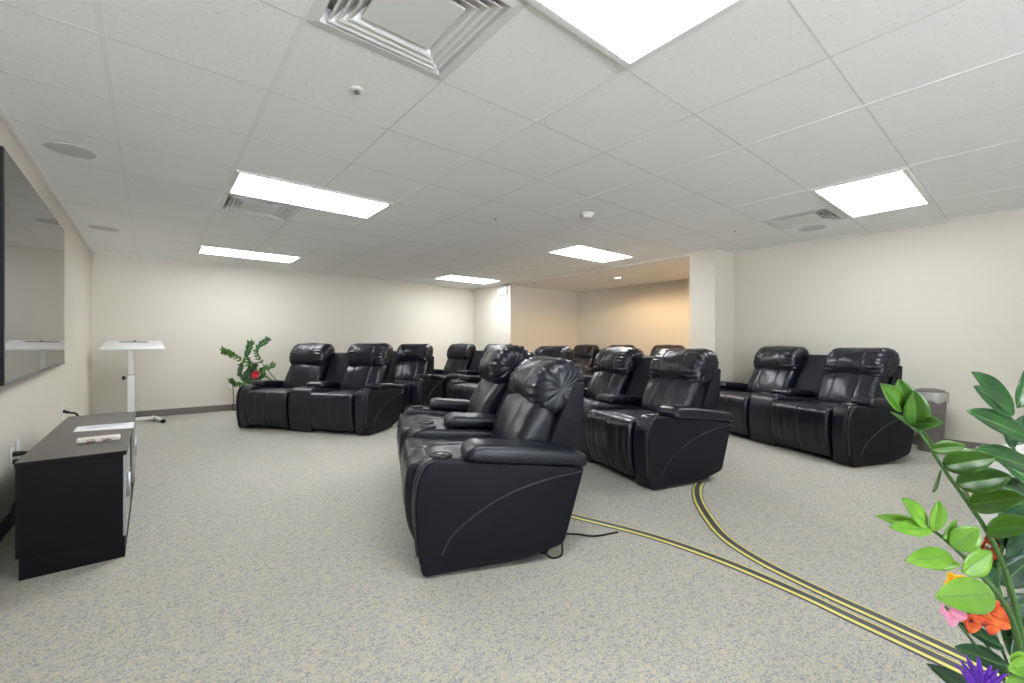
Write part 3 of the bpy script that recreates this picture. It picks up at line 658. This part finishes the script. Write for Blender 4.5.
# ------------------------------------------------------------------ bin by the right wall
t = empty('trash_bin', (5.95, 0.68, 0), 0, 'grey-brown bin with a clear liner by the right wall, behind the plant leaves', 'bin')
b = bmesh.new(); lathe(b, [(0, 0.002), (0.105, 0.002), (0.11, 0.01), (0.138, 0.58), (0.145, 0.585), (0.145, 0.60), (0.13, 0.595), (0.10, 0.03), (0, 0.025)], 40); link('body', b, M['bin'], t, True)
b = bmesh.new(); n = 60; rings = []
for k, (r, z) in enumerate([(0.126, 0.55), (0.134, 0.604), (0.148, 0.610), (0.153, 0.59), (0.153, 0.55), (0.150, 0.515)]):
    rings.append([b.verts.new(((r + 0.005 * math.sin(j * 1.7 + k) * (k > 2)) * math.cos(2 * PI * j / n), (r + 0.005 * math.sin(j * 1.7 + k) * (k > 2)) * math.sin(2 * PI * j / n), z + 0.014 * math.sin(j * 0.63 + 1) * (k > 3))) for j in range(n)])
for A, B in zip(rings, rings[1:]):
    for j in range(n): b.faces.new((A[j], A[(j + 1) % n], B[(j + 1) % n], B[j]))
link('liner', b, M['bag'], t, True)
b = bmesh.new(); lathe(b, [(0.0, 0.645), (0.08, 0.64), (0.128, 0.625), (0.133, 0.612), (0.126, 0.60), (0, 0.60)], 32); link('lid', b, M['base'], t, True)
t.scale = (0.86, 0.86, 0.965)

# ------------------------------------------------------------------ white box behind the plant
p = at(1042, 500, 2.45)
t = empty('carton', (p.x, p.y, 0), -YAW + 0.25, 'white carton with gold and dark marks standing behind the foreground plant', 'carton')
b = bmesh.new(); box(b, (-0.24, -0.16, 0.001), (0.24, 0.16, 0.008))
for q in (((-0.24, -0.16), (0.24, -0.155)), ((-0.24, 0.155), (0.24, 0.16)), ((-0.24, -0.155), (-0.235, 0.155)), ((0.235, -0.155), (0.24, 0.155))): box(b, (*q[0], 0.008), (*q[1], 0.455))
link('carton_body', b, M['boxwhite'], t)
for sy in (-1, 1):                                  # two long flaps folded almost shut
    f = bmesh.new(); box(f, (-0.238, -0.157, -0.002), (0.238, -0.002, 0.002), bev=0.001, seg=1)
    f.transform(Matrix.Translation((0, 0.16, 0))); f.transform(Matrix.Rotation(math.radians(4), 4, 'X')); f.transform(Matrix.Translation((0, -0.16, 0.457)))
    if sy > 0: f.transform(Matrix.Rotation(PI, 4, 'Z'))
    link('flap', f, M['boxwhite'], t)
b = bmesh.new(); box(b, (-0.03, -0.1612, 0.36), (0.03, -0.1598, 0.456)); link('packing_tape', b, M['cream'], t)
b = bmesh.new()
for x0, z0, ww, hh in ((-0.185, 0.405, 0.05, 0.05), (-0.10, 0.40, 0.06, 0.06), (-0.16, 0.24, 0.10, 0.05), (-0.20, 0.14, 0.05, 0.06)): box(b, (x0, -0.162, z0), (x0 + ww, -0.1595, z0 + hh))
link('gold_mark', b, M['gold'], t)
b = bmesh.new()
for x0, z0 in ((-0.225, 0.42), (-0.19, 0.32)): box(b, (x0, -0.162, z0), (x0 + 0.03, -0.1595, z0 + 0.025))
link('dark_mark', b, M['plastic'], t)

# ------------------------------------------------------------------ plants
def leaf(bm, base, tip, normal, width, mi=0, droop=0.0, fold=0.25, nseg=12):
    base, tip, normal = Vector(base), Vector(tip), Vector(normal)
    ax = tip - base; L = ax.length; ax.normalize(); side = ax.cross(normal).normalized(); up = side.cross(ax).normalized()
    rows = []
    for i in range(nseg + 1):
        t = i / nseg; wv = width * 0.5 * (math.sin(PI * t ** 0.85) ** 0.75) if 0 < i < nseg else 0.0008
        c = base + ax * (L * t) + up * (-droop * L * (t - 0.5) ** 2 * 4 + droop * L)
        ripple = 0.006 * width * math.sin(t * 14)
        rows.append([bm.verts.new(c + side * (wv * q) + up * (abs(q) ** 1.3 * wv * fold + (ripple if q else -0.012 * width))) for q in (-1, -0.6, -0.06, 0, 0.06, 0.6, 1)])
    for A, B in zip(rows, rows[1:]):
        for k in range(6): bm.faces.new((A[k], A[k + 1], B[k + 1], B[k])).material_index = 1 if k in (2, 3) else mi
def frond(parent, stalk, r0, leaves, m, name='frond', thick=True):
    """stalk: list of points; leaves: (base, tip, normal, width)"""
    b = bmesh.new()
    for l in leaves: leaf(b, *l)
    fr = link(name, b, [m, M['midrib']], parent, 'full')
    if thick:
        md = fr.modifiers.new('thickness', 'SOLIDIFY'); md.thickness = 0.0012
    b = bmesh.new(); P = bez(stalk, 20); tube(b, P, [r0 * (1 - 0.65 * i / (len(P) - 1)) for i in range(len(P))], 8); link('stalk', b, M['stalk'], fr, True)
    return fr

# foreground potted plant: fronds arch up from a pot standing just outside the bottom right corner
D = 0.88
ROOT = at(1040, 744, 0.95)
t = empty('zz_plant', (ROOT.x, ROOT.y, 0), 0, 'tall leafy green potted plant with orange, pink and purple flowers in the right foreground', 'plant')
O = Vector((ROOT.x, ROOT.y, 0))
toc = Vector((-math.sin(YAW), -math.cos(YAW), 0))          # towards the camera
def PX3(x, y, d=D): return at(x, y, d) - O
zt = ROOT.z - 0.02
b = bmesh.new(); lathe(b, [(0, 0.001), (0.09, 0.001), (0.10, 0.01), (0.135, zt - 0.005), (0.14, zt), (0.125, zt), (0.12, zt - 0.03), (0, zt - 0.03)], 36); link('pot', b, M['pot'], t, True)
b = bmesh.new(); lathe(b, [(0, zt - 0.012), (0.08, zt - 0.016), (0.121, zt - 0.02), (0.121, zt - 0.028), (0, zt - 0.029)], 24); link('soil', b, M['soil'], t, True)
rt = Vector((0, 0, zt - 0.02))
def nrm(a=0.0, up=0.6, l=0.0):
    R = Vector((math.cos(YAW), -math.sin(YAW), 0))
    return (toc * 1.0 + Vector((0, 0, up)) + R * l).normalized()
# main arching frond
sp = [rt + Vector((0.0, 0.0, 0)), PX3(1022, 640), PX3(1005, 568), PX3(980, 520), PX3(950, 478), PX3(925, 440), PX3(906, 412), PX3(896, 398)]
lv = [(PX3(903, 410), PX3(880, 384, .86), nrm(0, .3), 0.042), (PX3(907, 412), PX3(899, 379, .87), nrm(0, .4, -.5), 0.044), (PX3(912, 424), PX3(943, 423, .84), nrm(0, .8, -.2), 0.040),
      (PX3(916, 428), PX3(914, 390, .86), nrm(0, .2, -.4), 0.045), (PX3(918, 432), PX3(891, 412, .92), nrm(0, .5, .6), 0.04),
      (PX3(931, 449), PX3(966, 446, .84), nrm(0, 1.0, -.3), 0.032), (PX3(936, 455), PX3(918, 428, .93), nrm(0, .3, .8), 0.045),
      (PX3(942, 466), PX3(997, 457, .82), nrm(0, .8, -.2), 0.052), (PX3(956, 484), PX3(1012, 476, .82), nrm(0, .8, -.2), 0.054),
      (PX3(940, 470), PX3(932, 492, .96), nrm(0, -.2, .9), 0.03), (PX3(968, 505), PX3(1026, 497, .80), nrm(0, .8, -.2), 0.054), (PX3(985, 530), PX3(1040, 525, .80), nrm(0, .8, -.1), 0.055),
      (PX3(972, 512), PX3(962, 488, .98), nrm(0, .3, .8), 0.04)]
frond(t, sp, 0.0056, lv, M['leaf_mid'])
# bright young frond
sp = [rt + Vector((-0.01, 0.01, 0)), PX3(1018, 640, .84), PX3(1000, 598, .82), PX3(978, 572, .8), PX3(955, 548, .8), PX3(938, 534, .8), PX3(926, 526, .8)]
Q = 0.79
lv = [(PX3(927, 526, Q), PX3(901, 498, .77), nrm(0, .5), 0.036), (PX3(928, 527, Q), PX3(876, 516, .80), nrm(0, .9, -.3), 0.024), (PX3(932, 530, Q), PX3(890, 527, .76), nrm(0, .6), 0.027),
      (PX3(934, 531, Q), PX3(938, 500, .78), nrm(0, .3), 0.033), (PX3(942, 538, Q), PX3(956, 519, .80), nrm(0, .2, .7), 0.03), (PX3(951, 547, Q), PX3(979, 528, .78), nrm(0, .4), 0.045),
      (PX3(952, 556, Q), PX3(906, 561, .75), nrm(0, .7), 0.036), (PX3(960, 564, Q), PX3(924, 566, .82), nrm(0, 1.3), 0.024), (PX3(962, 572, Q), PX3(992, 552, .8), nrm(0, .3, .3), 0.044),
      (PX3(994, 594, Q), PX3(935, 597, .68), nrm(0, .55), 0.055)]
frond(t, sp, 0.006, lv, M['leaf_lime'])
# right hand frond leaning back
sp = [rt + Vector((0.03, 0.01, 0)), PX3(1046, 640, .95), PX3(1048, 560, .95), PX3(1042, 490, .95), PX3(1032, 440, .95), PX3(1026, 405, .95), PX3(1026, 380, .95)]
G = 0.95
lv = [(PX3(1014, 413, .93), PX3(971, 372, .90), nrm(0, .6, -.2), 0.060), (PX3(1014, 414, .92), PX3(973, 386, .88), nrm(0, .2, -.1), 0.045), (PX3(1030, 438, .92), PX3(967, 411, .86), nrm(0, .6, -.1), 0.058),
      (PX3(1017, 408, .94), PX3(1030, 362, .93), nrm(0, .3, .3), 0.075), (PX3(1040, 470, .9), PX3(976, 450, .84), nrm(0, .9, -.1), 0.060), (PX3(1046, 492, .92), PX3(1002, 461, .96), nrm(0, .5, .2), 0.06), (PX3(1040, 440, .95), PX3(1052, 400, .95), nrm(0, .2), 0.05),
      (PX3(1050, 505, .95), PX3(985, 480, .95), nrm(0, .4, .3), 0.06)]
frond(t, sp, 0.008, lv, M['leaf'])
# dark lower fronds
sp = [rt + Vector((-0.02, 0, 0)), PX3(1022, 680, .95), PX3(1006, 640, .98), PX3(998, 600, 1.0), PX3(1000, 560, 1.0), PX3(1010, 520, 1.0)]
lv = [(PX3(1012, 545, 1.0), PX3(1000, 505, .98), nrm(0, .2), 0.085), (PX3(1005, 560, 1.0), PX3(1020, 510, 1.0), nrm(0, .1, .4), 0.08), (PX3(1000, 585, 1.0), PX3(1035, 555, 1.0), nrm(0, .4), 0.06), (PX3(1004, 648, .96), PX3(957, 623, .95), nrm(0, 1.1), 0.036),
      (PX3(1010, 668, .93), PX3(955, 647, .92), nrm(0, 1.0), 0.045), (PX3(985, 700, .9), PX3(927, 664, .86), nrm(0, .6), 0.035), (PX3(1002, 610, 1.0), PX3(1040, 600, 1.0), nrm(0, .5), 0.05), (PX3(998, 590, 1.0), PX3(975, 560, 1.0), nrm(0, .3), 0.045),
      (PX3(1004, 640, .98), PX3(1036, 618, .98), nrm(0, .4), 0.055), (PX3(1014, 670, .95), PX3(1024, 628, .98), nrm(0, .1), 0.06), (PX3(1010, 560, 1.02), PX3(1036, 530, 1.02), nrm(0, .1), 0.09), (PX3(1002, 625, 1.0), PX3(968, 606, .96), nrm(0, .8), 0.03)]
frond(t, sp, 0.007, lv, M['leaf_dark'])
sp = [rt + Vector((0.02, -0.01, 0)), PX3(1040, 660, 1.0), PX3(1030, 580, 1.02), PX3(1024, 520, 1.02), PX3(1018, 470, 1.02), PX3(1012, 440, 1.02)]
lv = [(PX3(1014, 448, 1.02), PX3(1000, 412, 1.0), nrm(0, .3), 0.05), (PX3(1018, 470, 1.02), PX3(990, 452, 1.0), nrm(0, .5), 0.05), (PX3(1022, 505, 1.02), PX3(986, 500, 1.02), nrm(0, .7), 0.06), (PX3(1026, 540, 1.02), PX3(984, 528, 1.04), nrm(0, .3), 0.075),
      (PX3(1030, 580, 1.02), PX3(988, 560, 1.05), nrm(0, .3), 0.07), (PX3(1022, 500, 1.02), PX3(1046, 470, 1.0), nrm(0, .3), 0.06), (PX3(1026, 545, 1.02), PX3(1050, 520, 1.0), nrm(0, .3), 0.07), (PX3(1030, 590, 1.02), PX3(1052, 570, 1.0), nrm(0, .3), 0.07), (PX3(1034, 620, 1.02), PX3(996, 600, 1.06), nrm(0, .5), 0.06),
      (PX3(1034, 625, 1.02), PX3(1010, 650, 1.06), nrm(0, .5), 0.05), (PX3(1013, 445, 1.02), PX3(1024, 415, 1.02), nrm(0, .3), 0.05)]
frond(t, sp, 0.007, lv, M['leaf_dark'])
sp = [rt, PX3(1040, 690, .8), PX3(1020, 672, .78)]
lv = [(PX3(1036, 672, .78), PX3(1009, 660, .77), nrm(0, .8), 0.045), (PX3(1036, 664, .78), PX3(1008, 670, .76), nrm(0, .6), 0.03), (PX3(1036, 690, .78), PX3(1006, 682, .76), nrm(0, .6), 0.04)]
frond(t, sp, 0.005, lv, M['leaf_lime'])
def petals(name, c, n, L, wdt, m, tilt=0.6, parent=None, seed=0, axis=None):
    rnd = random.Random(seed); b = bmesh.new(); ax = (axis or (toc + Vector((0, 0, .3)))).normalized()
    e1 = ax.cross(Vector((0, 0, 1))).normalized(); e2 = ax.cross(e1)
    for i in range(n):
        a = 2 * PI * i / n + rnd.uniform(-.15, .15); d = (e1 * math.cos(a) + e2 * math.sin(a)); ln = L * rnd.uniform(.85, 1.1)
        leaf(b, c + d * 0.006, c + d * ln * math.sin(tilt + rnd.uniform(-.15, .15)) + ax * ln * math.cos(tilt), ax - d * 0.2, wdt, fold=0.5, nseg=8)
    for f in b.faces: f.material_index = 0
    o = link(name, b, m, parent, 'full'); md = o.modifiers.new('thickness', 'SOLIDIFY'); md.thickness = 0.001
    return o
def flower_stalk(c, flw):
    b = bmesh.new(); tube(b, bez([rt, c * 0.55 + rt * 0.45 + Vector((0.01, 0, 0.02)), c], 14), 0.003, 6); link('flower_stalk', b, M['stalk'], flw, True)
for i, (x, y, d, n, L, wd, m, tl) in enumerate([(964, 608, .96, 5, 0.052, 0.042, 'orange', 1.2), (984, 612, .98, 5, 0.048, 0.04, 'orange', 1.2), (946, 607, .92, 5, 0.036, 0.03, 'pink', 1.1), (950, 584, .95, 5, 0.034, 0.028, 'yellow', 1.1),
                                                (1004, 572, 1.02, 5, 0.035, 0.03, 'orange', 1.2), (987, 546, 1.03, 5, 0.03, 0.026, 'orange', 1.2)]):
    c = PX3(x, y, d); fl = petals('flower', c, n, L, wd, M[m], tl, t, i); flower_stalk(c, fl)
c = PX3(982, 690, .82); fl = petals('flower', c, 26, 0.055, 0.009, M['purple'], 1.0, t, 40, toc * 0.5 + Vector((0, 0, 1))); flower_stalk(c, fl)
for o2 in t.children:
    if o2.name.startswith('flower'): pass

# potted plant by the back wall
pb = Vector((1.53, 7.35, 0))
t = empty('zz_plant', pb, 0, 'small potted plant with a red flower by the back wall, behind the left recliner', 'plant')
b = bmesh.new(); lathe(b, [(0, 0.001), (0.10, 0.001), (0.105, 0.01), (0.135, 0.40), (0.14, 0.41), (0.125, 0.41), (0.12, 0.385), (0, 0.385)], 32); link('pot', b, M['pot'], t, True)
b = bmesh.new(); lathe(b, [(0, 0.398), (0.121, 0.392), (0.121, 0.386), (0, 0.3855)], 20); link('soil', b, M['soil'], t, True)
dpl = 6.62
def PB(x, y, d=dpl): return at(x, y, d) - pb
base2 = Vector((0, 0, 0.39))
for i, (tipx, tipy, midx, midy, m, wl, dd) in enumerate([(224, 351, 238, 358, 'leaf_mid', 0.10, 0), (251, 344, 249, 362, 'leaf', 0.10, .1), (267, 340, 257, 354, 'leaf', 0.085, .25), (273, 365, 262, 372, 'leaf_mid', 0.085, -.15),
                                                        (232, 381, 241, 385, 'leaf_mid', 0.085, -.1), (241, 366, 243, 378, 'leaf_dark', 0.08, .15), (256, 366, 252, 378, 'leaf_dark', 0.08, -.1), (250, 368, 248, 380, 'leaf', 0.08, 0), (246, 374, 247, 382, 'leaf_dark', 0.07, .05), (262, 376, 256, 384, 'leaf', 0.07, .1)]):
    tip, mid = PB(tipx, tipy, dpl + dd), PB(midx, midy, dpl + dd * .6)
    P = bez([base2 + Vector((random.uniform(-.04, .04), random.uniform(-.04, .04), 0)), mid, tip], 20)
    lv = []; rnd = random.Random(i)
    for k in range(7, len(P)):
        p = P[k]; tg = (P[min(k + 1, len(P) - 1)] - P[k - 1]).normalized(); sd = tg.cross(toc).normalized()
        for s in (-1, 1):
            dv = (tg * 0.75 + sd * s * 0.75 + toc * rnd.uniform(-.3, .5)).normalized()
            lv.append((p, p + dv * wl * rnd.uniform(.6, .9), (toc + Vector((0, 0, .7)) + sd * s * .2), 0.030))
    lv.append((P[-1], P[-1] + (P[-1] - P[-2]).normalized() * wl * .8, toc + Vector((0, 0, .6)), 0.03))
    frond(t, P[::3] + [P[-1]], 0.008, lv, M[m])
c = PB(256.5, 375, 6.45)
fl = petals('flower', c, 9, 0.075, 0.05, M['red'], 1.1, t, 3); petals('petal_core', c + toc * 0.02, 6, 0.045, 0.035, M['red'], 0.6, fl, 5)
